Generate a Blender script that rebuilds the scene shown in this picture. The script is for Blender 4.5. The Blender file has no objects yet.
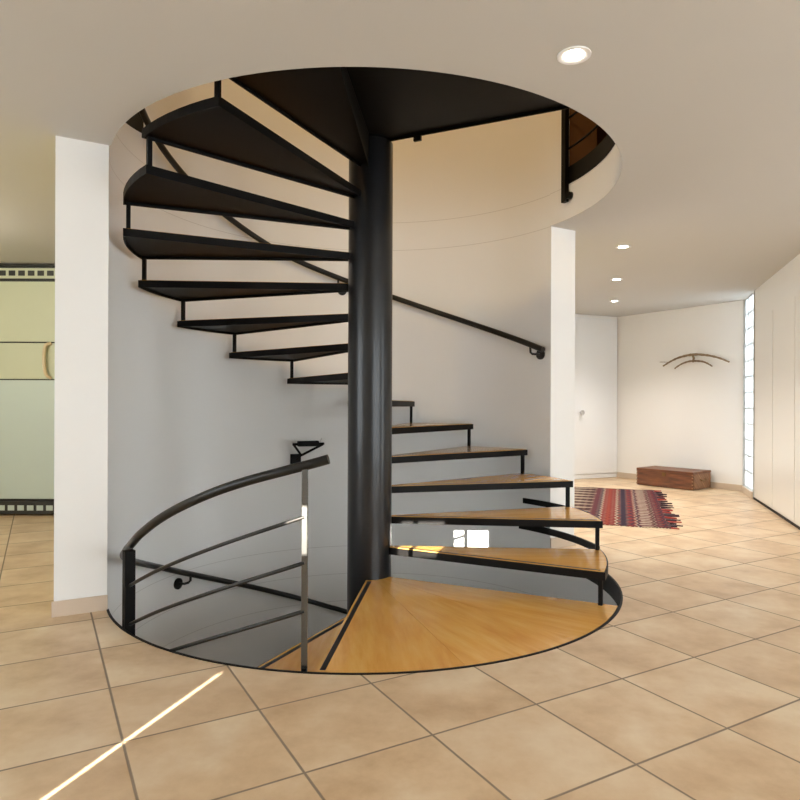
import bpy, bmesh, math, random
from mathutils import Vector, Matrix
random.seed(4)
C = bpy.context.scene.collection
R = math.radians
PI = math.pi

# ------------------------------------------------------------------ dimensions (metres)
HOLE = 1.55          # stairwell opening radius
HOLE2 = 1.538        # opening in the upper slab
H = 2.474            # ceiling height
RISE = 0.18852
UP = RISE * 15       # upper floor level
RT = 1.474          # tread outer radius
A0, DA, OV = -26.617, 20.787, 2.2   # first nosing azimuth, step, overlap (degrees)
COL = 0.143          # column radius
W0, W1 = 29.3, 208.6 # azimuth range of the curved wall
WT = 0.25
WU = 21.8             # the upper storey's wall starts here
EYE = Vector((0.195, -4.14, 1.093))

# ------------------------------------------------------------------ materials
def srgb(r, g, b):
    f = lambda c: (c/255/12.92) if c/255 <= .04045 else ((c/255+.055)/1.055)**2.4
    return (f(r), f(g), f(b), 1)

class NT:
    def __init__(s, name):
        s.m = bpy.data.materials.new(name); s.m.use_nodes = True
        s.n = s.m.node_tree.nodes; s.l = s.m.node_tree.links
        s.b = s.n['Principled BSDF']
    def node(s, t, **k):
        n = s.n.new(t)
        for a, v in k.items(): setattr(n, a, v)
        return n
    def link(s, a, b): s.l.new(a, b)
    def math(s, op, a, b=None, c=None):
        n = s.n.new('ShaderNodeMath'); n.operation = op
        for i, v in enumerate((a, b, c)):
            if v is None: continue
            if isinstance(v, (int, float)): n.inputs[i].default_value = v
            else: s.l.new(v, n.inputs[i])
        return n.outputs[0]
    def mix(s, fac, a, b, blend='MIX'):
        n = s.n.new('ShaderNodeMix'); n.data_type = 'RGBA'; n.blend_type = blend
        for i, v in ((0, fac), (6, a), (7, b)):
            if isinstance(v, (int, float)): n.inputs[i].default_value = v
            elif isinstance(v, tuple): n.inputs[i].default_value = v
            else: s.l.new(v, n.inputs[i])
        return n.outputs[2]
    def noise(s, vec, scale, detail=4, rough=.5):
        n = s.n.new('ShaderNodeTexNoise'); n.inputs['Scale'].default_value = scale
        n.inputs['Detail'].default_value = detail; n.inputs['Roughness'].default_value = rough
        if vec is not None: s.l.new(vec, n.inputs['Vector'])
        return n.outputs['Fac']
    def ramp(s, fac, stops, const=False):
        n = s.n.new('ShaderNodeValToRGB'); e = n.color_ramp.elements
        if const: n.color_ramp.interpolation = 'CONSTANT'
        while len(e) < len(stops): e.new(.5)
        for k, (p, c) in zip(e, stops): k.position = p; k.color = c
        s.l.new(fac, n.inputs[0]); return n.outputs[0]
    def bump(s, h, strength=.1, dist=.01):
        n = s.n.new('ShaderNodeBump'); n.inputs['Strength'].default_value = strength
        n.inputs['Distance'].default_value = dist
        s.l.new(h, n.inputs['Height']); s.l.new(n.outputs[0], s.b.inputs['Normal'])
    def pos(s):
        return s.node('ShaderNodeNewGeometry').outputs['Position']
    def uv(s):
        return s.node('ShaderNodeTexCoord').outputs['UV']

def simple(name, col, rough=.5, metal=0, spec=.5, coat=0, bump=0, bscale=60, var=0):
    t = NT(name); b = t.b
    b.inputs['Base Color'].default_value = col
    b.inputs['Roughness'].default_value = rough; b.inputs['Metallic'].default_value = metal
    b.inputs['Specular IOR Level'].default_value = spec; b.inputs['Coat Weight'].default_value = coat
    p = t.pos()
    if var:
        n = t.noise(p, 2.5, 3)
        c = t.mix(n, tuple(x*(1-var) for x in col[:3])+(1,), tuple(min(1, x*(1+var)) for x in col[:3])+(1,))
        t.link(c, b.inputs['Base Color'])
    if bump: t.bump(t.noise(p, bscale, 5), bump, .004)
    return t.m

def plaster_mat(name, col, lines=(), rough=.75, spec=.3):
    t = NT(name); p = t.pos()
    n = t.noise(p, 1.6, 4)
    c = t.mix(n, tuple(x*.97 for x in col[:3])+(1,), col)
    if lines:
        z = t.node('ShaderNodeSeparateXYZ'); t.link(p, z.inputs[0]); z = z.outputs[2]
        m = None
        for h in lines:
            k = t.math('LESS_THAN', t.math('ABSOLUTE', t.math('SUBTRACT', z, h)), .0022)
            m = k if m is None else t.math('MAXIMUM', m, k)
        c = t.mix(t.math('MULTIPLY', m, .3), c, srgb(120, 110, 98))
    t.link(c, t.b.inputs['Base Color'])
    t.b.inputs['Roughness'].default_value = rough
    t.b.inputs['Specular IOR Level'].default_value = spec
    t.bump(t.noise(p, 35, 5), .08, .004)
    return t.m

def tile_mat():
    t = NT('terracotta_tile'); p = t.pos()
    s = t.node('ShaderNodeSeparateXYZ'); t.link(p, s.inputs[0]); x, y = s.outputs[0], s.outputs[1]
    a = R(29.5); ca, sa = math.cos(a), math.sin(a); S = .45
    u = t.math('DIVIDE', t.math('SUBTRACT', t.math('ADD', t.math('MULTIPLY', x, ca), t.math('MULTIPLY', y, sa)), .1716), S)
    v = t.math('DIVIDE', t.math('SUBTRACT', t.math('ADD', t.math('MULTIPLY', x, -sa), t.math('MULTIPLY', y, ca)), -.1115), S)
    def edge(q):
        f = t.math('FRACT', q)
        return t.math('MINIMUM', f, t.math('SUBTRACT', 1, f))
    e = t.math('MINIMUM', edge(u), edge(v))
    joint = t.node('ShaderNodeMapRange'); joint.inputs[1].default_value = .006; joint.inputs[2].default_value = .0125
    joint.inputs[3].default_value = 1; joint.inputs[4].default_value = 0
    t.link(e, joint.inputs[0]); joint = joint.outputs[0]
    cell = t.node('ShaderNodeCombineXYZ'); t.link(t.math('FLOOR', u), cell.inputs[0]); t.link(t.math('FLOOR', v), cell.inputs[1])
    wn = t.node('ShaderNodeTexWhiteNoise'); t.link(cell.outputs[0], wn.inputs[0])
    vm = t.node('ShaderNodeVectorMath', operation='MULTIPLY_ADD')
    t.link(wn.outputs[1], vm.inputs[0]); vm.inputs[1].default_value = (7, 7, 7); t.link(p, vm.inputs[2])
    n1 = t.noise(vm.outputs[0], 3.2, 6, .6); n2 = t.noise(vm.outputs[0], 14, 5, .65)
    c = t.ramp(n1, [(.32, srgb(184, 150, 112)), (.5, srgb(212, 184, 148)), (.66, srgb(226, 206, 175))])
    c = t.mix(t.math('MULTIPLY', n2, .35), c, srgb(204, 174, 140))
    c = t.mix(t.math('MULTIPLY', wn.outputs[0], .22), c, srgb(200, 170, 136))
    c = t.mix(joint, c, srgb(134, 118, 100))
    t.link(c, t.b.inputs['Base Color'])
    r = t.math('ADD', .3, t.math('MULTIPLY', n2, .16)); r = t.math('ADD', r, t.math('MULTIPLY', joint, .4))
    t.link(r, t.b.inputs['Roughness']); t.b.inputs['Specular IOR Level'].default_value = .45
    h = t.math('ADD', t.math('MULTIPLY', joint, -1), t.math('MULTIPLY', n2, .12))
    t.bump(h, .35, .003)
    return t.m

def wood_mat(name, c1, c2, c3, rough=.25, coat=.5, scale=1.0):
    t = NT(name); uv = t.uv()
    mp = t.node('ShaderNodeMapping'); mp.inputs['Scale'].default_value = (1.1*scale, 7*scale, 1); t.link(uv, mp.inputs[0])
    n = t.noise(mp.outputs[0], 2.2, 6, .6)
    mp2 = t.node('ShaderNodeMapping'); mp2.inputs['Scale'].default_value = (3*scale, 90*scale, 1); t.link(uv, mp2.inputs[0])
    n2 = t.noise(mp2.outputs[0], 2.5, 3, .6)
    n3 = t.noise(uv, 5*scale, 3)
    s = t.node('ShaderNodeSeparateXYZ'); t.link(uv, s.inputs[0])
    pl = t.math('FLOOR', t.math('DIVIDE', s.outputs[1], .145))
    w = t.node('ShaderNodeTexWhiteNoise', noise_dimensions='1D'); t.link(pl, w.inputs['W'])
    c = t.ramp(n, [(.3, c1), (.5, c2), (.72, c3)])
    c = t.mix(t.math('MULTIPLY', n2, .12), c, c1)
    c = t.mix(t.math('MULTIPLY', w.outputs[0], .3), c, c1)
    c = t.mix(t.math('MULTIPLY', n3, .2), c, c3)
    t.link(c, t.b.inputs['Base Color'])
    t.b.inputs['Roughness'].default_value = rough; t.b.inputs['Coat Weight'].default_value = coat
    t.b.inputs['Coat Roughness'].default_value = .12
    t.bump(n2, .03, .002)
    return t.m

def rug_mat():
    t = NT('kilim_wool'); uv = t.uv(); s = t.node('ShaderNodeSeparateXYZ'); t.link(uv, s.inputs[0])
    u, v = s.outputs[0], s.outputs[1]          # metres: u from the right-hand end, v across
    def tri(q, f):
        g = t.math('FRACT', t.math('MULTIPLY', q, f))
        return t.math('ABSOLUTE', t.math('SUBTRACT', t.math('MULTIPLY', g, 2), 1))
    zz = t.math('MULTIPLY', tri(v, 6.5), .03)
    uu = t.math('DIVIDE', t.math('ADD', u, zz), 1.34)
    navy, red, cream, plum, rust, brown = srgb(46, 42, 62), srgb(140, 48, 44), srgb(206, 190, 164), srgb(104, 52, 60), srgb(164, 72, 52), srgb(78, 52, 48)
    seq = [(0, plum), (.03, navy), (.04, red), (.065, plum), (.09, cream), (.097, brown), (.11, plum), (.20, navy), (.212, cream), (.222, red), (.235, navy), (.25, plum),
           (.275, navy), (.33, brown), (.345, cream), (.357, red), (.40, rust), (.425, red), (.46, cream), (.472, navy), (.5, plum), (.54, brown), (.75, red), (.85, navy)]
    base = t.ramp(uu, seq, True)
    def band(a, b): return t.math('MULTIPLY', t.math('GREATER_THAN', uu, a), t.math('LESS_THAN', uu, b))
    # small woven lozenges
    chk = t.math('GREATER_THAN', t.math('MULTIPLY', tri(v, 12), tri(u, 14)), .45)
    col = t.mix(t.math('MULTIPLY', chk, .5), base, srgb(176, 140, 122))
    chk2 = t.math('GREATER_THAN', t.math('MULTIPLY', tri(v, 5.1), tri(u, 9)), .5)
    col = t.mix(t.math('MULTIPLY', t.math('MULTIPLY', chk2, band(.235, .345)), .9), col, srgb(150, 56, 50))
    chk3 = t.math('GREATER_THAN', t.math('MULTIPLY', tri(v, 9.0), tri(u, 16)), .35)
    col = t.mix(t.math('MULTIPLY', t.math('MULTIPLY', chk3, band(0, .09)), .7), col, srgb(44, 38, 56))
    # a row of cream pegs
    peg = t.math('MULTIPLY', t.math('GREATER_THAN', tri(v, 10), .45), band(.12, .195))
    col = t.mix(t.math('MULTIPLY', peg, .9), col, cream)
    # long cream spikes on brown at the left
    k2 = t.math('MULTIPLY', band(.54, .75), t.math('LESS_THAN', t.math('SUBTRACT', 1, tri(v, 4.2)), t.math('MULTIPLY', t.math('SUBTRACT', uu, .5), 2.6)))
    col = t.mix(t.math('MULTIPLY', k2, .9), col, cream)
    n = t.noise(uv, 60, 4, .7)
    col = t.mix(t.math('MULTIPLY', n, .5), col, srgb(96, 68, 62)); col = t.mix(1.0, col, (.72, .70, .72, 1), 'MULTIPLY')
    t.link(col, t.b.inputs['Base Color']); t.b.inputs['Roughness'].default_value = .95
    t.b.inputs['Specular IOR Level'].default_value = .1
    t.bump(n, .5, .006)
    return t.m

def emit_mat(name, col, s):
    t = NT(name); t.b.inputs['Emission Color'].default_value = col; t.b.inputs['Emission Strength'].default_value = s
    t.b.inputs['Base Color'].default_value = (.8, .8, .8, 1)
    return t.m

def block_mat():
    t = NT('glass_block'); t.n.remove(t.b)
    o = t.n['Material Output']
    tr = t.node('ShaderNodeBsdfTransparent'); tl = t.node('ShaderNodeBsdfTranslucent'); g = t.node('ShaderNodeBsdfGlossy')
    tr.inputs[0].default_value = (.9, .94, .96, 1); tl.inputs[0].default_value = (.9, .93, .95, 1)
    g.inputs['Roughness'].default_value = .1
    m1 = t.node('ShaderNodeMixShader'); m1.inputs[0].default_value = .6; m2 = t.node('ShaderNodeMixShader'); m2.inputs[0].default_value = .08
    t.link(tr.outputs[0], m1.inputs[1]); t.link(tl.outputs[0], m1.inputs[2]); t.link(m1.outputs[0], m2.inputs[1]); t.link(g.outputs[0], m2.inputs[2])
    t.link(m2.outputs[0], o.inputs[0])
    return t.m

def pane_mat():
    t = NT('window_glass'); t.n.remove(t.b); o = t.n['Material Output']
    tr = t.node('ShaderNodeBsdfTransparent'); g = t.node('ShaderNodeBsdfGlossy'); g.inputs['Roughness'].default_value = .02
    m = t.node('ShaderNodeMixShader'); m.inputs[0].default_value = .06
    t.link(tr.outputs[0], m.inputs[1]); t.link(g.outputs[0], m.inputs[2]); t.link(m.outputs[0], o.inputs[0])
    return t.m

M = {
 'tile': tile_mat(),
 'curved': plaster_mat('curved_plaster', srgb(240, 240, 238), (-.155, -.40, -.64, 2.474, 2.72), .55, .4),
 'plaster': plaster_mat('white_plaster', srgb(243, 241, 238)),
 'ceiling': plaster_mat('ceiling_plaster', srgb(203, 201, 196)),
 'yellow_glow': simple('painted_yellow_light', srgb(214, 196, 120), .6),  # yellow light on the curved wall's outer face, painted into its colour
 'skirting': simple('stone_skirting', srgb(206, 188, 168), .5, var=.06, bump=.05),
 'white_paint': simple('white_lacquer', srgb(236, 236, 236), .35, var=.01),
 'panel': simple('pale_lacquer', srgb(228, 224, 216), .3, var=.01),
 'gap': simple('dark_gap', srgb(40, 34, 28), .8),
 'steel': simple('black_steel', (.004, .0034, .0032, 1), .5, .0, .13, bump=.04, bscale=120),
 'column': simple('black_lacquered_steel', (.006, .0065, .008, 1), .3, .0, .4, .12, bump=.03, bscale=18),
 'handrail': simple('dark_handrail_steel', (.010, .0095, .009, 1), .33, .0, .35),
 'rail': simple('grey_round_bar', (.025, .024, .022, 1), .3, .6, .5),
 'postmetal': simple('brushed_steel', (.13, .13, .125, 1), .25, .9, .5),
 'board': wood_mat('honey_beech', srgb(212, 146, 62), srgb(228, 170, 82), srgb(238, 188, 106)),
 'strip': simple('black_rubber', (.012, .010, .010, 1), .6),
 'chest': wood_mat('old_brown_wood', srgb(58, 30, 14), srgb(104, 58, 28), srgb(136, 82, 44), .5, .1, 1.5),
 'chest_metal': simple('aged_brass', srgb(120, 90, 50), .5, .8),
 'chest_end': wood_mat('worn_end_grain', srgb(70, 40, 22), srgb(122, 78, 46), srgb(190, 150, 112), .6, .0, 3),
 'rug': rug_mat(),
 'fringe': simple('dark_wool_fringe', srgb(54, 34, 42), .95),
 'fringe_red': simple('red_wool_fringe', srgb(150, 50, 40), .95),
 'fringe_cream': simple('cream_wool_fringe', srgb(206, 190, 166), .95),
 'branch': simple('weathered_branch', srgb(140, 118, 92), .8, var=.3, bump=.3),
 'chrome': simple('chrome', (.6, .6, .6, 1), .15, 1),
 'cab_up': simple('olive_lacquer', srgb(202, 206, 178), .4, var=.03),
 'cab_low': simple('pale_green_lacquer', srgb(202, 216, 210), .4, var=.03),
 'beige': simple('beige_plastic', srgb(214, 196, 160), .4),
 'vent': simple('vent_dark', srgb(54, 54, 50), .6),
 'brown': simple('brown_upstairs_wall', srgb(104, 72, 42), .8, var=.08),
 'dark': simple('dark_lower_wall', srgb(120, 118, 114), .8),
 'lamp': emit_mat('lamp_lens', (1, .93, .8, 1), 30),
 'block': block_mat(), 'mortar': simple('grey_mortar', srgb(190, 190, 188), .8),
 'pane': pane_mat(), 'frame': simple('window_frame_paint', srgb(200, 198, 192), .5),
}

# ------------------------------------------------------------------ mesh helpers
def cyl(r, deg, z): return Vector((r*math.cos(R(deg)), r*math.sin(R(deg)), z))

def obj(name, verts, faces, mats, parent=None, fmats=None, uvs=None, smooth=False, bevel=0):
    me = bpy.data.meshes.new(name)
    me.from_pydata([tuple(v) for v in verts], [], faces)
    for m in (mats if isinstance(mats, (list, tuple)) else [mats]): me.materials.append(M[m])
    if fmats:
        for p, k in zip(me.polygons, fmats): p.material_index = k
    if uvs:
        l = me.uv_layers.new(name='UVMap')
        for p in me.polygons:
            for li in p.loop_indices: l.data[li].uv = uvs[me.loops[li].vertex_index]
    bm = bmesh.new(); bm.from_mesh(me); bmesh.ops.recalc_face_normals(bm, faces=bm.faces); bm.to_mesh(me); bm.free()
    if smooth:
        for p in me.polygons: p.use_smooth = True
        try: me.set_sharp_from_angle(angle=R(40))
        except Exception: pass
    o = bpy.data.objects.new(name, me); C.objects.link(o)
    if parent is not None: o.parent = parent
    if bevel:
        b = o.modifiers.new('bevel', 'BEVEL'); b.width = bevel; b.segments = 2; b.limit_method = 'ANGLE'
    return o

class MB:
    def __init__(s): s.v = []; s.f = []; s.m = []; s.uv = []
    def add(s, v, f, mi=0, uv=None):
        k = len(s.v); s.v += [Vector(a) for a in v]; s.f += [tuple(i+k for i in q) for q in f]; s.m += [mi]*len(f)
        s.uv += uv if uv else [(a[0], a[1]) for a in v]
    def prism(s, poly, z0, z1, mi=0, uvf=None):
        n = len(poly)
        v = [(p[0], p[1], z0) for p in poly] + [(p[0], p[1], z1) for p in poly]
        f = [tuple(range(n))[::-1], tuple(range(n, 2*n))] + [(i, (i+1) % n, n+(i+1) % n, n+i) for i in range(n)]
        s.add(v, f, mi, [uvf(a) for a in v] if uvf else None)
    def box(s, c, d, rz=0, mi=0, M3=None):
        cx, cy, cz = c; a, b, h = d[0]/2, d[1]/2, d[2]/2
        m = M3 if M3 is not None else Matrix.Rotation(rz, 3, 'Z')
        v = [Vector(c) + m @ Vector((x, y, z)) for z in (-h, h) for (x, y) in ((-a, -b), (a, -b), (a, b), (-a, b))]
        uv = [(x+z*.0, y+z) for z in (-h, h) for (x, y) in ((-a, -b), (a, -b), (a, b), (-a, b))]
        s.add(v, [(3, 2, 1, 0), (4, 5, 6, 7), (0, 1, 5, 4), (1, 2, 6, 5), (2, 3, 7, 6), (3, 0, 4, 7)], mi, uv)
    def sweep(s, path, prof, up=Vector((0, 0, 1)), mi=0):
        """prof: list of (side, up) offsets; swept along path with an upright frame"""
        n = len(prof); P = [Vector(p) for p in path]; v = []
        for i, p in enumerate(P):
            t = (P[min(i+1, len(P)-1)] - P[max(i-1, 0)]).normalized()
            side = t.cross(up)
            if side.length < 1e-4: side = Vector((1, 0, 0))
            side.normalize(); w = side.cross(t)
            v += [p + side*a + w*b for a, b in prof]
        f = [(i*n+j, i*n+(j+1) % n, (i+1)*n+(j+1) % n, (i+1)*n+j) for i in range(len(P)-1) for j in range(n)]
        f += [tuple(range(n)), tuple(range((len(P)-1)*n, len(P)*n))[::-1]]
        s.add(v, f, mi)
    def tube(s, path, r, n=12, mi=0, up=Vector((0, 0, 1))):
        s.sweep(path, [(r*math.cos(2*PI*k/n), r*math.sin(2*PI*k/n)) for k in range(n)], up, mi)
    def build(s, name, mats, parent=None, smooth=False, bevel=0):
        return obj(name, s.v, s.f, mats, parent, s.m, s.uv, smooth, bevel)

def empty(name, loc=(0, 0, 0)):
    o = bpy.data.objects.new(name, None); C.objects.link(o); o.location = loc; o.empty_display_size = .1; return o
def tag(o, label, cat, group=None):
    o['label'] = label; o['category'] = cat
    if group: o['group'] = group
    return o
def struct(o): o['kind'] = 'structure'; return o
def local(mb, root):
    """shift mesh data into the root's frame"""
    l = Vector(root.location); mb.v = [v - l for v in mb.v]; return mb

# ------------------------------------------------------------------ slabs with the round opening
def slab(name, hole, z0, z1, x0, x1, y0, y1, mats, top, bottom, side):
    """rectangle slab with the round hole; hole is hidden in the wall's thickness where the curved wall stands"""
    angs = sorted(set([round(i*2.5, 4) for i in range(144)] + [W0-.01, W0+.01, W1-.01, W1+.01] +
                      [math.degrees(math.atan2(y, x)) % 360 for x in (x0, x1) for y in (y0, y1)]))
    inn, out = [], []
    for a in angs:
        r = hole + (.06 if W0 < a < W1 else 0)
        c, s = math.cos(R(a)), math.sin(R(a))
        t = min([q for q in ((x1/c if c > 1e-9 else 1e9), (x0/c if c < -1e-9 else 1e9), (y1/s if s > 1e-9 else 1e9), (y0/s if s < -1e-9 else 1e9))])
        inn.append((r*c, r*s)); out.append((t*c, t*s))
    n = len(angs)
    v = [(p[0], p[1], z) for z in (z1, z0) for ring in (inn, out) for p in ring]
    f, m = [], []
    for i in range(n):
        j = (i+1) % n
        f.append((i, j, n+j, n+i)); m.append(top)
        f.append((2*n+i, 3*n+i, 3*n+j, 2*n+j)); m.append(bottom)
        f.append((i, 2*n+i, 2*n+j, j)); m.append(side)
        f.append((n+i, n+j, 3*n+j, 3*n+i)); m.append(side)
    return struct(obj(name, v, f, mats, None, m))

X0, X1, Y0, Y1 = -4.8, 5.4, -6.6, 6.6
slab('floor', HOLE, -.38, 0, X0, X1, Y0, Y1, ['tile', 'plaster'], 0, 1, 1)
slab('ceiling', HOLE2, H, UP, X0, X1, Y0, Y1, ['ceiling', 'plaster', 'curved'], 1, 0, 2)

def arc_solid(mb, r0, r1, a0, a1, z0, z1, n, mi=(0, 0, 0)):
    v = []; 
    for i in range(n+1):
        a = a0+(a1-a0)*i/n
        zt = z1(a) if callable(z1) else z1; zb = z0(a) if callable(z0) else z0
        v += [cyl(r0, a, zb), cyl(r1, a, zb), cyl(r1, a, zt), cyl(r0, a, zt)]
    for i in range(n):
        k = i*4
        mb.add(v[k:k+8], [(0, 4, 7, 3)], mi[0]); mb.add(v[k:k+8], [(1, 2, 6, 5)], mi[1])
        mb.add(v[k:k+8], [(3, 7, 6, 2), (0, 1, 5, 4)], mi[0])
    mb.add(v[:4], [(0, 1, 2, 3)], mi[2]); mb.add(v[-4:], [(0, 1, 2, 3)], mi[2])
    return mb
def weld(o, d=1e-5):
    bm = bmesh.new(); bm.from_mesh(o.data); bmesh.ops.remove_doubles(bm, verts=bm.verts, dist=d)
    bmesh.ops.recalc_face_normals(bm, faces=bm.faces); bm.to_mesh(o.data); bm.free(); return o
def smooth(o, ang=30):
    for p in o.data.polygons: p.use_smooth = True
    o.data.set_sharp_from_angle(angle=R(ang)); return o

o = arc_solid(MB(), HOLE, HOLE+WT, W0, W1, -.38, UP, 96, (0, 1, 0)).build('wall_curved', ['curved', 'yellow_glow']); struct(smooth(weld(o)))
o = arc_solid(MB(), HOLE, HOLE+WT, WU, 174, UP, 5.3, 80, (0, 1, 1)).build('wall_curved_upper', ['curved', 'brown']); struct(smooth(weld(o)))  # brown end face: the dimness upstairs is painted into its colour
o = arc_solid(MB(), HOLE, HOLE+.1, 0, 360, -2.83, -.38, 120).build('wall_lower', 'curved'); struct(smooth(weld(o)))
b = MB(); b.prism([cyl(1.8, a, 0)[:2] for a in range(0, 360, 6)], -2.93, -2.83); struct(b.build('floor_lower', 'tile'))
low_top = lambda a: 2.86+max(0, 187-a)/13*.055
o = arc_solid(MB(), HOLE, HOLE+WT, 174.02, W1, UP, low_top, 20, (0, 1, 0)).build('wall_curved_upper_low', ['curved', 'brown']); struct(smooth(weld(o)))
# steel fascia rings round the two openings
o = arc_solid(MB(), HOLE-.008, HOLE+.004, W1-360+.05, W0-.05, -.115, .004, 90).build('trim_1', 'steel'); struct(smooth(weld(o)))
o = arc_solid(MB(), HOLE2-.008, HOLE2+.004, W1-360+.05, WU, UP-.10, UP+.025, 90).build('trim_2', 'steel'); struct(smooth(weld(o)))

# skirting on the two ends of the curved wall
for i, (a, nx) in enumerate(((W1, 1), (W0, -1))):
    t = Vector((-math.sin(R(a)), math.cos(R(a)), 0))*nx
    c = cyl(HOLE+WT/2+.004, a, .04) + t*.007
    b = MB(); b.box(c, (WT+.012, .012, .08), R(a)); struct(b.build('baseboard_%s' % ('left', 'right')[i], 'skirting', bevel=.002))

# ------------------------------------------------------------------ outer walls
def wall(name, p, q, z0, z1, mat, th=.12, side=1):
    p, q = Vector(p), Vector(q); d = (q-p).normalized(); nrm = Vector((-d.y, d.x))*side*th
    b = MB(); b.prism([p, q, q+nrm, p+nrm], z0, z1); return struct(b.build(name, mat))
A = Vector((3.552, 5.73)); B = Vector((4.64, 4.11)); Cc = Vector((4.40, 3.43)); D0 = Vector((4.40-.24*3.6, 3.43-.715*3.6))
L = A + Vector((-.75, -.33)).normalized()*2.6
wall('wall_back', L, A, 0, H, 'plaster', side=1)
wall('wall_hall', A, B, 0, H, 'plaster', side=1)
LK = Vector((-.9, 3.0)); dl = (LK-L).normalized(); ll = (LK-L).length; nl = Vector((-dl.y, dl.x)); rl = math.atan2(dl.y, dl.x)
if nl.y < 0: nl = -nl
def on_link(s_, z, off=.06): p = L+dl*s_+nl*off; return Vector((p.x, p.y, z))
b = MB()
for a_, c_, z0, z1 in ((0, .2, 0, H), (ll-.3, ll, 0, H), (.2, ll-.3, 0, .25), (.2, ll-.3, 2.35, H)):
    b.box(on_link((a_+c_)/2, (z0+z1)/2), (c_-a_, .12, z1-z0), rl)
struct(b.build('wall_link', 'plaster'))
w4 = empty('fill_window_4', on_link(ll/2, 0)); struct(w4)  # unseen window added to bring more daylight into the hall
b = MB()
for q in (.22, ll/2, ll-.32): b.box(on_link(q, 1.3), (.05, .07, 2.1), rl)
for z in (.28, 2.32): b.box(on_link((ll-.1)/2, z), (ll-.5, .06, .05), rl)
local(b, w4).build('window_frame', 'frame', w4)
b = MB(); b.box(on_link((ll-.1)/2, 1.3, .08), (ll-.52, .008, 2.06), rl); local(b, w4).build('glass_pane', 'pane', w4)
wall('wall_kitchen', (X0+.1, 2.75), (-.9, 2.75), 0, H, 'plaster', side=1)
b = MB(); LX = X0+.04
for y0, y1, z0, z1 in ((-2.4, 2.75, 0, H), (-6.5, -6.3, 0, H), (-6.3, -2.4, 0, .3), (-6.3, -2.4, 2.3, H)):
    b.box((LX, (y0+y1)/2, (z0+z1)/2), (.12, y1-y0, z1-z0))
struct(b.build('wall_left', 'plaster'))
w5 = empty('fill_window_5', (LX, -4.35, 0)); struct(w5)  # unseen window added to light the curved wall from the left
b = MB()
for y in (-6.27, -5.0, -3.7, -2.43): b.box((LX, y, 1.3), (.07, .06, 2.0))
for z in (.33, 2.27): b.box((LX, -4.35, z), (.06, 3.9, .06))
local(b, w5).build('window_frame', 'frame', w5)
b = MB(); b.box((LX-.02, -4.35, 1.3), (.008, 3.84, 1.94)); local(b, w5).build('glass_pane', 'pane', w5)
# right-hand wall with flush tall doors
dd = (D0-Cc).normalized(); nn = Vector((-dd.y, dd.x)); 
if nn.x < 0: nn = -nn
b = MB(); b.prism([Cc, D0, D0+nn*.12, Cc+nn*.12], 0, H); struct(b.build('wall_right', 'panel'))
rz = math.atan2(dd.y, dd.x)
def on_right(s, z, off): return Vector(((Cc+dd*s-nn*off).x, (Cc+dd*s-nn*off).y, z))
d2 = empty('door_2', on_right(.1, 0, 0)); struct(d2)
for k in range(3):
    b = MB(); b.box(on_right(.12+.42+k*.86, 1.075, .006), (.84, .012, 2.07), rz); local(b, d2).build('door_leaf', 'panel', d2, bevel=.002)
b = MB(); b.box(on_right(1.2, .012, .004), (2.4, .01, .022), rz); local(b, d2).build('floor_gap', 'gap', d2)
wall('wall_side', D0, (5.3, D0.y), 0, H, 'plaster', side=1)

# back-left panel door
db = (A-L).normalized(); nb = Vector((db.y, -db.x))      # towards the camera side
if nb.y > 0: nb = -nb
def on_back(s, z, off): # s measured from A towards L
    p = A-db*s+nb*off; return Vector((p.x, p.y, z))
d1 = empty('door_1', on_back(.44, 0, 0)); struct(d1)
rb = math.atan2(db.y, db.x)
b = MB(); b.box(on_back(.43, 1.25, .012), (.82, .024, 2.36), rb); local(b, d1).build('door_leaf', 'white_paint', d1, bevel=.003)
b = MB(); b.box(on_back(.43, .035, .008), (.82, .016, .06), rb); local(b, d1).build('plinth', 'white_paint', d1)
b = MB(); p = on_back(.735, 1.0, .024); q = on_back(.735, 1.0, .07)
b.tube([p, q], .010, 10); b.tube([q, on_back(.735, 1.0, .09)], .034, 14); local(b, d1).build('door_knob', 'chrome', d1, True)
b = MB(); b.box(on_back(.855, 1.23, .01), (.02, .03, 2.44), rb); local(b, d1).build('door_frame', 'mortar', d1)
b = MB(); b.box(on_back(1.6, .035, .008), (1.4, .016, .07), rb); struct(b.build('baseboard_back', 'white_paint'))
# hall skirting
dh = (B-A).normalized(); nh = Vector((dh.y, -dh.x))
if nh.y > 0: nh = -nh
hl = (B-A).length
b = MB(); p = A+dh*hl/2+nh*.007; b.box((p.x, p.y, .04), (hl-.02, .014, .08), math.atan2(dh.y, dh.x)); struct(b.build('baseboard_hall', 'skirting', bevel=.002))

# glass block window between hall wall and right wall
dw = (Cc-B).normalized(); wl = (Cc-B).length; nw = Vector((-dw.y, dw.x))
if nw.x < 0: nw = -nw
rw = math.atan2(dw.y, dw.x)
w1 = empty('window_1', (B.x, B.y, 0)); struct(w1)
def on_w(s, z, off): p = B+dw*s+nw*off; return Vector((p.x, p.y, z))
g = MB(); m_ = MB(); ncol, nrow = 3, 12; bw = (wl-.06)/ncol; bh = (H-.085-.01)/nrow
for i in range(ncol):
    for j in range(nrow):
        g.box(on_w(.03+bw*(i+.5), .085+bh*(j+.5), .05), (bw-.014, .08, bh-.014), rw)
for i in range(ncol+1): m_.box(on_w(.03+bw*i, H/2+.04, .05), (.014, .07, H-.085), rw)
for j in range(nrow+1): m_.box(on_w(wl/2, .085+bh*j, .05), (wl-.06, .07, .014), rw)
m_.box(on_w(.008, H/2, .05), (.03, .12, H), rw); m_.box(on_w(wl-.008, H/2, .05), (.03, .12, H), rw)
m_.box(on_w(wl/2, .0375, .05), (wl, .12, .09), rw)
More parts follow.
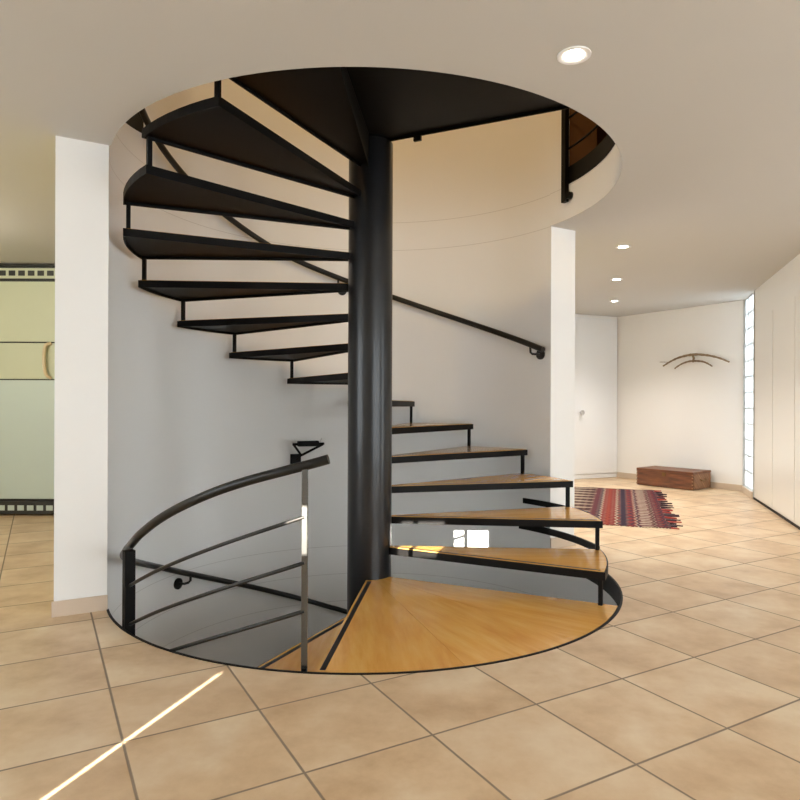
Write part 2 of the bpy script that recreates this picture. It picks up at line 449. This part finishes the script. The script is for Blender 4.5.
local(g, w1).build('glass_pane', 'block', w1); local(m_, w1).build('mortar_grid', 'mortar', w1)
b = MB(); p = on_w(wl/2, .04, -.017); b.box(p, (wl-.02, .014, .08), rw); struct(b.build('baseboard_window', 'skirting'))

# wall behind the camera (slots added to shape two low sunbeams) and added big windows to the right of it
BY = -6.5
wb = MB()
def solid(x0, x1, z0, z1): wb.box(((x0+x1)/2, BY-.02, (z0+z1)/2), (x1-x0, .03, z1-z0))
S2 = (-2.0545, -2.0395, 1.28, 1.478); S1 = (-1.938, -1.813, 1.70, 1.80)
WX = 2.0
solid(-4.75, S2[0], 0, H); solid(S2[0], S2[1], 0, S2[2]); solid(S2[0], S2[1], S2[3], H)
solid(S2[1], S1[0], 0, H); solid(S1[0], S1[1], 0, S1[2]); solid(S1[0], S1[1], S1[3], H)
solid(S1[1], WX, 0, H); solid(WX, 5.35, 2.3, H)
struct(wb.build('wall_front', 'plaster'))
w2 = empty('fill_window_2', (3.0, BY, 0)); struct(w2)  # unseen window put in as the room's main daylight
b = MB()
for x in (WX+.03, 1.8, 3.0, 4.2, 5.3): b.box((x, BY, 1.15), (.06, .07, 2.3))
for z in (.04, 2.27): b.box(((WX+5.33)/2, BY, z), (5.33-WX, .06, .06))
local(b, w2).build('window_frame', 'frame', w2)
b = MB(); b.box(((WX+5.33)/2, BY-.02, 1.15), (5.3-WX, .008, 2.2)); local(b, w2).build('glass_pane', 'pane', w2)
w3 = empty('fill_window_3', (5.3, -5.2, 0)); struct(w3)  # unseen window added for more light from the right
b = MB()
for y in (-6.4, -5.2, -4.0): b.box((5.3, y, 1.15), (.07, .06, 2.3))
for z in (.04, 2.27): b.box((5.3, -5.2, z), (.06, 2.4, .06))
local(b, w3).build('window_frame', 'frame', w3)
b = MB(); b.box((5.3, -5.2, 1.15), (.008, 2.36, 2.2)); local(b, w3).build('glass_pane', 'pane', w3)
wall('wall_east', (5.35, -3.95), (5.35, -2.4), 0, H, 'plaster', side=-1)
wall('wall_east_side', (5.35, -1.3), (5.35, D0.y), 0, 2.3, 'plaster', side=-1)
wall('wall_east_header', (5.35, -2.4), (5.35, D0.y), 2.3, H, 'plaster', side=-1)
w6 = empty('fill_window_6', (5.3, -1.85, 0)); struct(w6)  # unseen window added to brighten the left inside of the curved wall
b = MB()
for y in (-2.37, -1.33): b.box((5.3, y, 1.15), (.07, .06, 2.3))
for z in (.04, 2.27): b.box((5.3, -1.85, z), (.06, 1.06, .06))
local(b, w6).build('window_frame', 'frame', w6)
b = MB(); b.box((5.3, -1.85, 1.15), (.008, 1.04, 2.2)); local(b, w6).build('glass_pane', 'pane', w6)
wall('wall_east_lintel', (5.35, -6.55), (5.35, -3.95), 2.3, H, 'plaster', side=-1)

# upstairs room shell
for nm, p, q in (('wall_upper_right', (4.2, -4), (4.2, 4)), ('wall_upper_back', (4.2, 4), (-4.2, 4)), ('wall_upper_left', (-4.2, 4), (-4.2, -4)), ('wall_upper_front', (-4.2, -4), (4.2, -4))):
    wall(nm, p, q, UP, 5.3, 'brown', side=-1)
b = MB(); b.box((0, 0, 5.35), (8.6, 8.2, .1)); struct(b.build('ceiling_upper', 'brown'))

# ------------------------------------------------------------------ the spiral staircase: one welded steel thing
stair = empty('spiral_staircase', (0, 0, 0))
tag(stair, 'black steel spiral staircase with honey wood treads around a thick round column', 'staircase')
b = MB(); b.prism([cyl(COL, a, 0)[:2] for a in range(0, 360, 5)], -2.83, UP-.045)
smooth(b.build('column', 'column', stair))

def sector(a0, a1, r0, r1, inset):
    """plan outline of a tread between two radial edges, inset by a margin"""
    pts = []
    def edge(a, sgn):   # point offset from the radial line
        return lambda r: Vector((r*math.cos(R(a)) - sgn*inset*math.sin(R(a)), r*math.sin(R(a)) + sgn*inset*math.cos(R(a))))
    e0, e1 = edge(a0, 1), edge(a1, -1)
    r1 -= inset; n = max(6, int((a1-a0)/3))
    d = math.degrees(math.asin(min(.9, inset/r1)))
    pts.append(e0(r0))
    for i in range(n+1):
        a = a0+d+(a1-a0-2*d)*i/n; pts.append(Vector((r1*math.cos(R(a)), r1*math.sin(R(a)))))
    pts.append(e1(r0))
    di = math.degrees(math.asin(min(.9, inset/r0)))
    for i in range(1, 4):
        a = a1-di+(a0-a1+2*di)*i/4
        pts.append(Vector((r0*math.cos(R(a)), r0*math.sin(R(a)))))
    return pts

def wood_uv(am, seed):
    c, s = math.cos(R(am)), math.sin(R(am))
    return lambda v: (v[0]*c+v[1]*s+seed*3.7, -v[0]*s+v[1]*c+seed*1.3+v[2]*.2)

def make_tread(parent, a0, a1, z, rout, splits=1, seed=0, rod_from=None, flange=.047):
    t = empty('tread'); t.parent = parent
    o_ = sector(a0, a1, COL-.004, rout, 0.0001); i_ = sector(a0, a1, COL-.002, rout, .007)
    fr = MB(); fr.prism(i_, z-.030, z-.020)
    n = len(o_)
    v = [(p[0], p[1], q) for q in (z-flange, z-.003) for p in o_] + [(p[0], p[1], q) for q in (z-flange, z-.003) for p in i_]
    f = []
    for k in range(n):
        j = (k+1) % n
        f += [(k, j, n+j, n+k), (2*n+k, 3*n+k, 3*n+j, 2*n+j), (k, 2*n+k, 2*n+j, j), (n+k, n+j, 3*n+j, 3*n+k)]
    fr.add(v, f)
    fr.build('frame', 'steel', t)
    for s in range(splits):
        b0 = a0+(a1-a0)*s/splits; b1 = a0+(a1-a0)*(s+1)/splits
        out = sector(b0, b1, COL+.001, rout-.004 if splits > 1 else rout, .0085 if splits == 1 else .0006)
        if splits > 1:
            pass
        bd = MB(); bd.prism(out, z-.0199, z, 0, wood_uv((b0+b1)/2 + (12 if splits == 1 else 0), seed+s*.37)); bd.build('board', 'board', t)
    # dark grip strip let into the board just behind the nosing
    ca, sa = math.cos(R(a0)), math.sin(R(a0))
    def P(r, w): return (r*ca-w*sa, r*sa+w*ca)
    w0, w1 = (.014, .038) if splits > 1 else ((.018, .036) if z > 0 else (.024, .048))
    st = MB(); st.prism([P(COL+.03, w0), P(rout-.03, w0), P(rout-.03, w1), P(COL+.03, w1)], z-.004, z+.0012); st.build('grip_strip', 'strip', t)
    if rod_from is not None:
        rb_ = MB(); p = cyl(RT-.028, a0+1.0, 0); rb_.box((p.x, p.y, (z-flange+rod_from)/2), (.023, .02, z-flange-rod_from), R(a0)); rb_.build('rod', 'steel', t)
    return t

for k in range(1, 15):
    a = A0+DA*(k-1)
    make_tread(stair, a, a+DA+OV, RISE*k, RT, 1, k, RISE*(k-1)-.002)
AL = A0+14*DA-360      # landing nosing
land = make_tread(stair, AL, A0+OV, -.002, HOLE-.012, 3, 20, RISE*-1)
make_tread(stair, AL+360, A0+OV+360, UP, HOLE-.012, 3, 30, RISE*14)
for k in range(1, 7):
    a = AL-DA*k
    make_tread(stair, a, a+DA+OV, -RISE*k, RT, 1, 40+k, -RISE*(k+1))
b = MB(); p = cyl(.33, A0+OV-1.0, UP-.062); b.box(p, (.05, .022, .03), R(A0)); b.build('bolt', 'steel', stair, bevel=.002)
# flat bars that tie the outer ends of the first treads back to the wall
def tie(a0, a1, z, hgt, r=HOLE-.012):
    b = MB(); b.sweep([cyl(r, a0+(a1-a0)*i/24, z) for i in range(25)], [(-.006, -hgt/2), (.006, -hgt/2), (.006, hgt/2), (-.006, hgt/2)])
    return b.build('tie_bar', 'steel', stair)
tie(5, 41, .13, .05); tie(12, 39.5, .335, .042)
# closing plate between the last tread and the upper landing
b = MB(); p = cyl((HOLE+COL)/2, AL+.25, RISE*14.5-.025); b.box(p, (HOLE-COL-.02, .008, RISE-.055), R(AL)); b.build('riser', 'steel', stair)

# ------------------------------------------------------------------ handrails
def interp(tbl, a):
    for (a0, z0), (a1, z1) in zip(tbl, tbl[1:]):
        if a0 <= a <= a1: return z0+(z1-z0)*(a-a0)/(a1-a0)
    return tbl[-1][1]
def smooth_tbl(tbl, a, w=6):
    return sum(interp(tbl, min(max(a+d*w/3, tbl[0][0]), tbl[-1][0])) for d in range(-3, 4))/7
def rail_path(tbl, a0, a1, r, dz=0, n=60, endfix=True):
    rf = r if callable(r) else (lambda a: r)
    return [cyl(rf(a0+(a1-a0)*i/n), a0+(a1-a0)*i/n, smooth_tbl(tbl, a0+(a1-a0)*i/n, min(6, abs(a1-a0)/n*min(i, n-i)))+dz) for i in range(n+1)]

UPT = [(29.5, 1.522), (84, 2.037), (104, 2.21), (121.7, 2.358), (145.7, 2.61), (161, 2.775), (174, 2.905), (182, 3.0), (205, 3.22)]
hr = empty('wall_handrail', cyl(HOLE, 31, 1.4)); tag(hr, 'upper black wall handrail climbing the curved white wall behind the column', 'handrail')
b = MB(); b.tube(rail_path(UPT, 29.5, 205, 1.475), .0225, 14); local(b, hr).build('rail', 'handrail', hr, True)
def bracket(parent, a, z, r, da):
    """wall disc at azimuth a, its bent arm reaching the rail a little further along"""
    b = MB(); wv = cyl(HOLE, a, z-.085); e = cyl(HOLE-.014, a, z-.085)
    b.tube([wv, e], .041, 22)
    b.tube([e, cyl(1.50, a+da*.3, z-.085), cyl(1.488, a+da*.75, z-.083), cyl(1.48, a+da, z-.07), cyl(r, a+da, z-.005)], .009, 10, up=Vector((math.sin(R(a)), -math.cos(R(a)), .02)))
    local(b, parent).build('bracket', 'handrail', parent, True)
for a in (33.2, 102): bracket(hr, a, smooth_tbl(UPT, a)+(.022 if a < 40 else 0), 1.475, 1.7)

LOT = [(-260, -.725), (-258, -.706), (-200, -.128), (-186, .011), (-160, .225), (-150, .305), (-141, .375), (-137, .425), (-131, .52), (-126, .585), (-117, .685), (-110, .755), (-97, .845), (-93, .876)]
guard_r = lambda a: 1.505 if a > -135 else (1.464+(1.505-1.464)*(a+150)/15 if a > -150 else (1.464 if a > -170 else min(1.475, 1.462+(-170-a)*.001)))
gd = empty('guard_railing', cyl(1.52, -97, 0)); tag(gd, 'curved black guard railing with three thin bars descending beside the landing', 'railing')
b = MB(); b.tube(rail_path(LOT, -262, -93.8, guard_r, n=110), .0205, 16); local(b, gd).build('handrail', 'handrail', gd, True)
for dz in (-.21, -.40, -.60):
    b = MB(); b.tube([cyl(1.512, a, dz + .35*smooth_tbl(LOT, a) + .65*(.425+(a+137)/40*.42)) for a in [-138+40.5*i/40 for i in range(41)]], .0085, 10); local(b, gd).build('rail', 'rail', gd, True)
b = MB(); p = cyl(1.512, -97.5, .38); b.box(p, (.012, .026, .90), R(-97.5)); local(b, gd).build('post', 'postmetal', gd, bevel=.003)
b = MB(); p = cyl(1.512, -138.8, .05); b.box(p, (.05, .045, .65), R(-138.8)); local(b, gd).build('post', 'steel', gd, bevel=.003)
for a in (-201.5,): bracket(gd, a, smooth_tbl(LOT, a), 1.475, -2.2)

# upstairs guard rail: flat post bolted inside the opening, thin bars and handrail above
ug = empty('upper_guard_railing', cyl(1.53, 21, UP)); tag(ug, 'black upstairs guard railing seen through the round ceiling opening', 'railing')
b = MB(); b.box(cyl(1.512, 21.8, 3.17), (.035, .05, 1.15), R(21.8)); local(b, ug).build('post', 'steel', ug, bevel=.003)
b = MB(); b.tube([cyl(1.553, 20.3, 2.635), cyl(1.50, 20.3, 2.635)], .027, 18); local(b, ug).build('bolt_cap', 'steel', ug, True)
for z in (UP+.155, UP+.38, UP+.60):
    b = MB(); b.tube([cyl(1.525, 21-42*i/50, z) for i in range(51)], .008, 8); local(b, ug).build('rail', 'steel', ug, True)
b = MB(); b.tube([cyl(1.52, 22-43*i/50, UP+.90) for i in range(51)], .021, 12); local(b, ug).build('handrail', 'handrail', ug, True)
for a in (-20,):
    b = MB(); b.box(cyl(1.532, a, 3.22), (.014, .055, 1.05), R(a)); local(b, ug).build('post', 'steel', ug, bevel=.003)

gp = empty('upper_dark_sheet', cyl(1.56, 190, UP)); tag(gp, 'black sheet standing in for the unlit room beyond the upper left edge of the ceiling opening', 'railing')  # dark sheet put where the upstairs opening is only unlit
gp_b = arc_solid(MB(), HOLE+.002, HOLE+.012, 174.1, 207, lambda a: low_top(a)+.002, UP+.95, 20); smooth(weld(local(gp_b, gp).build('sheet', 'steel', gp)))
b = MB(); b.tube([cyl(HOLE+.007, 174+33*i/16, UP+.96) for i in range(17)], .016, 10); local(b, gp).build('sheet_top', 'handrail', gp, True)

# ------------------------------------------------------------------ black wall lamp above the railing's end
wlz = .675; wa = 114.6
wp = cyl(HOLE, wa, wlz); lamp = empty('wall_lamp', wp); tag(lamp, 'small black wall lamp with V-shaped arms on the curved wall above the railing end', 'lamp')
rad = Vector((-math.cos(R(wa)), -math.sin(R(wa)), 0)); tan = Vector((math.sin(R(wa)), -math.cos(R(wa)), 0))   # tan points right in view
if tan.x < 0: tan = -tan
def wpnt(s, z, off): return wp + tan*s + rad*off + Vector((0, 0, z))
b = MB(); b.box(wpnt(-.075, -.045, .03), (.04, .085, .085), R(wa)); local(b, lamp).build('wall_plate', 'steel', lamp, bevel=.004)
b = MB(); b.tube([wpnt(-.075, -.05, .05), wpnt(-.045, -.01, .10), wpnt(-.125, .085, .15)], .010, 8); b.tube([wpnt(-.045, -.01, .10), wpnt(.13, .083, .15)], .010, 8)
b.tube([wpnt(-.135, .088, .15), wpnt(.14, .088, .15)], .011, 8); local(b, lamp).build('arm', 'steel', lamp, True)
b = MB(); b.box(wpnt(.0, .092, .15), (.05, .18, .046), R(wa)); local(b, lamp).build('lamp_head', 'steel', lamp, bevel=.005)
b = MB(); b.tube([wpnt(.1, .09, .15), wpnt(.118, .135, .15)], .002, 6); local(b, lamp).build('wire_clip', 'chrome', lamp)

# ------------------------------------------------------------------ recessed ceiling lights
LP = [((.874, -1.63), 'recessed ceiling spotlight nearest the camera, in front of the round opening', .052),
      ((2.12, 1.375), 'recessed ceiling spotlight just right of the white wall end, nearest of the hall three', .05),
      ((2.545, 2.8), 'middle recessed ceiling spotlight of the three along the hall ceiling', .05),
      ((3.0, 4.22), 'farthest recessed ceiling spotlight, close to the white door', .05)]
for (x, y), lab, r in LP:
    t = empty('ceiling_light', (x, y, H)); tag(t, lab, 'ceiling light', 'recessed spotlights in the ceiling')
    n = 28; v = []; f = []
    prof = [(r+.014, 0), (r+.013, -.004), (r+.004, -.005), (r*.74, .002), (r*.72, -.001)]
    for k in range(n):
        for rr, zz in prof: v.append((rr*math.cos(2*PI*k/n), rr*math.sin(2*PI*k/n), zz))
    m = len(prof)
    for k in range(n):
        for j in range(m-1): f.append((k*m+j, k*m+j+1, ((k+1) % n)*m+j+1, ((k+1) % n)*m+j))
    obj('trim_ring', v, f, 'white_paint', t, smooth=True)
    b = MB(); b.prism([(r*.73*math.cos(2*PI*k/n), r*.73*math.sin(2*PI*k/n)) for k in range(n)], -.003, -.001); b.build('lens', 'lamp', t)
    l = bpy.data.lights.new('spot', 'SPOT'); l.energy = 120 if y > 0 else 26; l.spot_size = R(120); l.spot_blend = .9; l.color = (1, .95, .89); l.shadow_soft_size = .04
    lo = bpy.data.objects.new('spot_lamp', l); C.objects.link(lo); lo.location = (x, y, H-.012)

# ------------------------------------------------------------------ rug
NR = Vector((2.61, 1.55)); er = Vector((-.945, .326)).normalized(); ev = Vector((.326, .945)).normalized()
rug = empty('kilim_rug', (NR.x, NR.y, 0)); tag(rug, 'red and navy patterned woven rug with dark tassels on the tiled hall floor', 'rug')
LR, WR = 1.95, 2.72
v, f, uvs = [], [], []; nu, nv = 40, 50
for i in range(nu+1):
    for j in range(nv+1):
        u, w = LR*i/nu, WR*j/nv
        wob = .012*math.sin(w*9)+.008*math.sin(w*23+1)
        wv = .012*math.sin(u*7+2)+.006*math.sin(u*19)
        uu = u - wob*(1 if i == 0 else 0)
        p = er*uu + ev*(w+(wv if j in (0, nv) else 0))
        v.append((p.x, p.y, .009+.0015*math.sin(u*11)*math.sin(w*8))); uvs.append((uu, w))
n1 = len(v)
v += [(a, b_, .001) for a, b_, c_ in v[:n1]]; uvs += uvs[:n1]
idx = lambda i, j: i*(nv+1)+j
for i in range(nu):
    for j in range(nv):
        f.append((idx(i, j), idx(i+1, j), idx(i+1, j+1), idx(i, j+1)))
bd = [idx(i, 0) for i in range(nu+1)]+[idx(nu, j) for j in range(1, nv+1)]+[idx(i, nv) for i in range(nu-1, -1, -1)]+[idx(0, j) for j in range(nv-1, 0, -1)]
for a, c in zip(bd, bd[1:]+bd[:1]): f.append((a, c, c+n1, a+n1))
obj('woven_field', v, f, 'rug', rug, uvs=uvs, smooth=True)
b = MB(); 
for j in range(34):
    w = WR*(j+.5)/34; ln = random.uniform(.07, .15); ang = random.uniform(-.35, .25)
    d = (-er)*math.cos(ang)+ev*math.sin(ang); s = ev*.5
    p0 = ev*w + er*.01; p1 = p0+d*ln
    sd = ev*random.uniform(.016, .032)
    pts = [p0-sd, p0+sd, p1+sd*.45, p1-sd*.45]
    b.prism([(q.x, q.y) for q in pts], .001, .008+.004*(j % 2), 1 if random.random() < .22 else 0)
fo = b.build('fringe', ['fringe', 'fringe_red'], rug); fo['kind'] = 'stuff'
b = MB()
for j in range(70):
    u = LR*(j+.5)/70; ln = random.uniform(.02, .07); p0 = er*u+ev*.01; p1 = p0-ev*ln+er*random.uniform(-.02, .02)
    pts = [p0-er*.006, p0+er*.006, p1+er*.003, p1-er*.003]
    b.prism([(q.x, q.y) for q in pts], .001, .005)
fo = b.build('side_fringe', 'fringe_cream', rug); fo['kind'] = 'stuff'

# ------------------------------------------------------------------ chest
cl, cw, ch = .81, .48, .24
cdir = Vector((.62, -.785)).normalized(); cdep = Vector((.785, .62)).normalized()
c0 = Vector((3.50, 4.77)); cc = c0+cdir*cl/2+cdep*cw/2
ch_ = empty('wooden_chest', (cc.x, cc.y, 0)); ch_.rotation_euler = (0, 0, math.atan2(cdir.y, cdir.x))
tag(ch_, 'low dark brown wooden chest standing against the white hall wall', 'chest')
b = MB(); b.box((0, 0, (ch-.03)/2+.004), (cl-.01, cw-.01, ch-.034)); b.build('body', 'chest', ch_, bevel=.004)
b = MB(); b.box((0, 0, ch-.014), (cl, cw, .028)); b.build('lid', 'chest', ch_, bevel=.004)
b = MB(); b.box((cl/2-.004, 0, ch/2-.01), (.012, cw-.03, ch-.05)); b.build('end_panel', 'chest_end', ch_, bevel=.003)
for x in (-cl/2+.012, cl/2-.012):
    for z in (.03, .075, .12, .165, .2):
        b = MB(); b.box((x, -cw/2+.003, z), (.02, .006, .022)); b.build('corner_joint', 'chest_end', ch_)
b = MB(); b.tube([Vector((cl/2+.004, -.06, .14)), Vector((cl/2+.02, -.055, .125)), Vector((cl/2+.022, 0, .115)), Vector((cl/2+.02, .055, .125)), Vector((cl/2+.004, .06, .14))], .006, 8)
b.build('handle', 'chest_metal', ch_, True)
b = MB(); b.box((0, -cw/2-.002, .18), (.05, .006, .05)); b.build('lock_plate', 'chest_metal', ch_)

# ------------------------------------------------------------------ branch ornament on the hall wall
def px_wall(px, py, off=.05):
    rx = (px-400)/638; rz_ = (405.5-py)/638
    o_ = A+nh*off; # solve EYE + t*(rx,1,rz) on the wall plane
    t = ((o_-Vector((EYE.x, EYE.y))).dot(nh))/(Vector((rx, 1)).dot(nh))
    return Vector((EYE.x+rx*t, EYE.y+t, EYE.z+rz_*t))
def taper(mb, pts, r0, r1):
    n = 8; P = pts; v = []
    for i, p in enumerate(P):
        t = (P[min(i+1, len(P)-1)]-P[max(i-1, 0)]).normalized(); s = t.cross(Vector((nh.x, nh.y, 0))).normalized(); w = s.cross(t)
        rr = r0+(r1-r0)*abs(2*i/(len(P)-1)-1)
        rr *= 1+.15*math.sin(i*2.3)
        v += [p+s*rr*math.cos(2*PI*k/n)+w*rr*math.sin(2*PI*k/n) for k in range(n)]
    f = [(i*n+j, i*n+(j+1) % n, (i+1)*n+(j+1) % n, (i+1)*n+j) for i in range(len(P)-1) for j in range(n)]
    f += [tuple(range(n)), tuple(range((len(P)-1)*n, len(P)*n))]
    mb.add(v, f)
def cat(pts, k=6):
    out = []
    for i in range(len(pts)-1):
        p0, p1, p2, p3 = pts[max(i-1, 0)], pts[i], pts[i+1], pts[min(i+2, len(pts)-1)]
        for j in range(k):
            t = j/k
            out.append(.5*((2*p1)+(p2-p0)*t+(2*p0-5*p1+4*p2-p3)*t*t+(3*p1-p0-3*p2+p3)*t**3))
    return out+[pts[-1]]
base = px_wall(693, 360, 0)
og = empty('branch_wall_ornament', base); tag(og, 'two curved bare branches mounted one above the other on the white hall wall', 'wall ornament')
b = MB(); taper(b, cat([px_wall(*p) for p in ((663, 365), (670, 360.5), (680, 356), (692, 353.5), (705, 353.8), (718, 356.5), (729, 360.6))]), .017, .010)
taper(b, cat([px_wall(*p) for p in ((659.5, 361), (664, 361), (670, 361.2))]), .004, .003)
local(b, og).build('long_branch', 'branch', og, True)
b = MB(); taper(b, cat([px_wall(*p) for p in ((674.5, 367.5), (681, 363), (690, 360), (700, 360), (706, 361.6), (712, 365))]), .014, .009); local(b, og).build('short_branch', 'branch', og, True)
b = MB(); taper(b, cat([px_wall(692, 353), px_wall(693.5, 357), px_wall(692.5, 361)]), .016, .013); b.tube([px_wall(693, 357, .055), px_wall(693, 357, -.005)], .006, 8)
local(b, og).build('mount', 'branch', og, True)

# ------------------------------------------------------------------ kitchen cupboards in the room at the left
kf = 2.11   # y of the fronts
def cupboard(x0, x1, lab, handle):
    t = empty('tall_cupboard', ((x0+x1)/2, kf+.3, 0)); tag(t, lab, 'cupboard', 'tall cupboards in the left room')
    w = x1-x0-.006; xc = (x0+x1)/2
    b = MB(); b.box((xc, kf+.32, 1.225), (w, .58, 2.43)); local(b, t).build('carcass', 'vent', t)
    b = MB(); b.box((xc, kf+.02, 2.0), (w, .022, .59)); local(b, t).build('door', 'cab_up', t, bevel=.002)
    b = MB(); b.box((xc, kf+.02, 1.515), (w, .022, .352)); d_ = local(b, t).build('door', 'cab_up', t, bevel=.002)
    b = MB(); b.box((xc, kf+.02, .745), (w, .022, 1.165)); local(b, t).build('door', 'cab_low', t, bevel=.002)
    for zc, hh, m1, m2 in ((2.375, .10, 'cab_up', 'vent'), (.075, .12, 'vent', 'cab_low')):
        b = MB(); b.box((xc, kf+.012, zc), (w, .02, hh))
        g_ = 7
        for i in range(g_):
            b.box((x0+.045+(w-.09)*i/(g_-1), kf, zc), (.062, .008, .05), 0, 1)
        local(b, t).build('vent_grille' if zc > 1 else 'plinth_grille', [m1, m2], t)
    b = MB(); b.box((xc, kf+.01, 2.445), (w, .02, .012)); local(b, t).build('shadow_gap', 'vent', t)
    if handle:
        hx = x1-.135
        b = MB(); b.tube(cat([Vector((hx, kf+.005, 1.69)), Vector((hx-.045, kf-.02, 1.66)), Vector((hx-.05, kf-.035, 1.52)), Vector((hx-.04, kf-.02, 1.39)), Vector((hx, kf+.005, 1.345))], 6), .016, 10, up=Vector((0, 1, 0)))
        local(b, t).build('handle', 'beige', t, True)
    return t
cupboard(-3.75, -3.09, 'pale green tall cupboard with beige bow handle beside the white wall end', True)
cupboard(-3.09, -2.43, 'pale green tall cupboard mostly hidden behind the white wall end', False)
cupboard(-4.41, -3.75, 'pale green tall cupboard at the far left edge of the picture', False)

# ------------------------------------------------------------------ light
w = bpy.data.worlds.new('World'); bpy.context.scene.world = w; w.use_nodes = True
w.node_tree.nodes['Background'].inputs[0].default_value = (.90, .96, 1.0, 1)
w.node_tree.nodes['Background'].inputs[1].default_value = 5.2
# low evening sun, far outside, reaching the room only through the two added slots
s = bpy.data.lights.new('low_sun', 'SPOT'); s.energy = 60000; s.color = (1, .93, .82); s.spot_size = R(9); s.spot_blend = .05; s.shadow_soft_size = .009
so = bpy.data.objects.new('low_sun', s); C.objects.link(so); so.location = (-3.41, -11.0, 2.8)
so.rotation_euler = (Vector((-1.94, BY, 1.56))-so.location).to_track_quat('-Z', 'Y').to_euler()
# warm pendant lamps upstairs
for x, y, e in ((-.4, -2.9, 85), (-1.8, -2.6, 75)):
    l = bpy.data.lights.new('upstairs', 'POINT'); l.energy = e; l.color = (1, .72, .33); l.shadow_soft_size = .12
    lo = bpy.data.objects.new('upstairs_lamp', l); C.objects.link(lo); lo.location = (x, y, 4.7)
# unseen fill lamp added to brighten the kitchen
for x, y, z, e, c in ((-3.4, .3, 2.36, 30, (1, .96, .80)),):
    l = bpy.data.lights.new('kitchen', 'POINT'); l.energy = e; l.color = c; l.shadow_soft_size = .1
    lo = bpy.data.objects.new('kitchen_fill', l); C.objects.link(lo); lo.location = (x, y, z)
# unseen fill lamp added downstairs to adjust the lower stairwell's tone
l = bpy.data.lights.new('downstairs', 'POINT'); l.energy = 1.5; l.color = (1, .95, .9); l.shadow_soft_size = .12
lo = bpy.data.objects.new('downstairs_fill', l); C.objects.link(lo); lo.location = (.8, -.2, -1.6)

# ------------------------------------------------------------------ camera
cam = bpy.data.cameras.new('camera'); co = bpy.data.objects.new('camera', cam); C.objects.link(co)
co.location = EYE; co.rotation_euler = (PI/2, -.004, 0)
cam.sensor_width = 36; cam.lens = 638/800*36; cam.shift_y = 5.5/800; cam.clip_start = .05
sc = bpy.context.scene; sc.camera = co
sc.view_settings.view_transform = 'Standard'; sc.view_settings.look = 'None'
sc.view_settings.exposure = 0.46; sc.view_settings.gamma = 1
sc.view_settings.use_curve_mapping = False
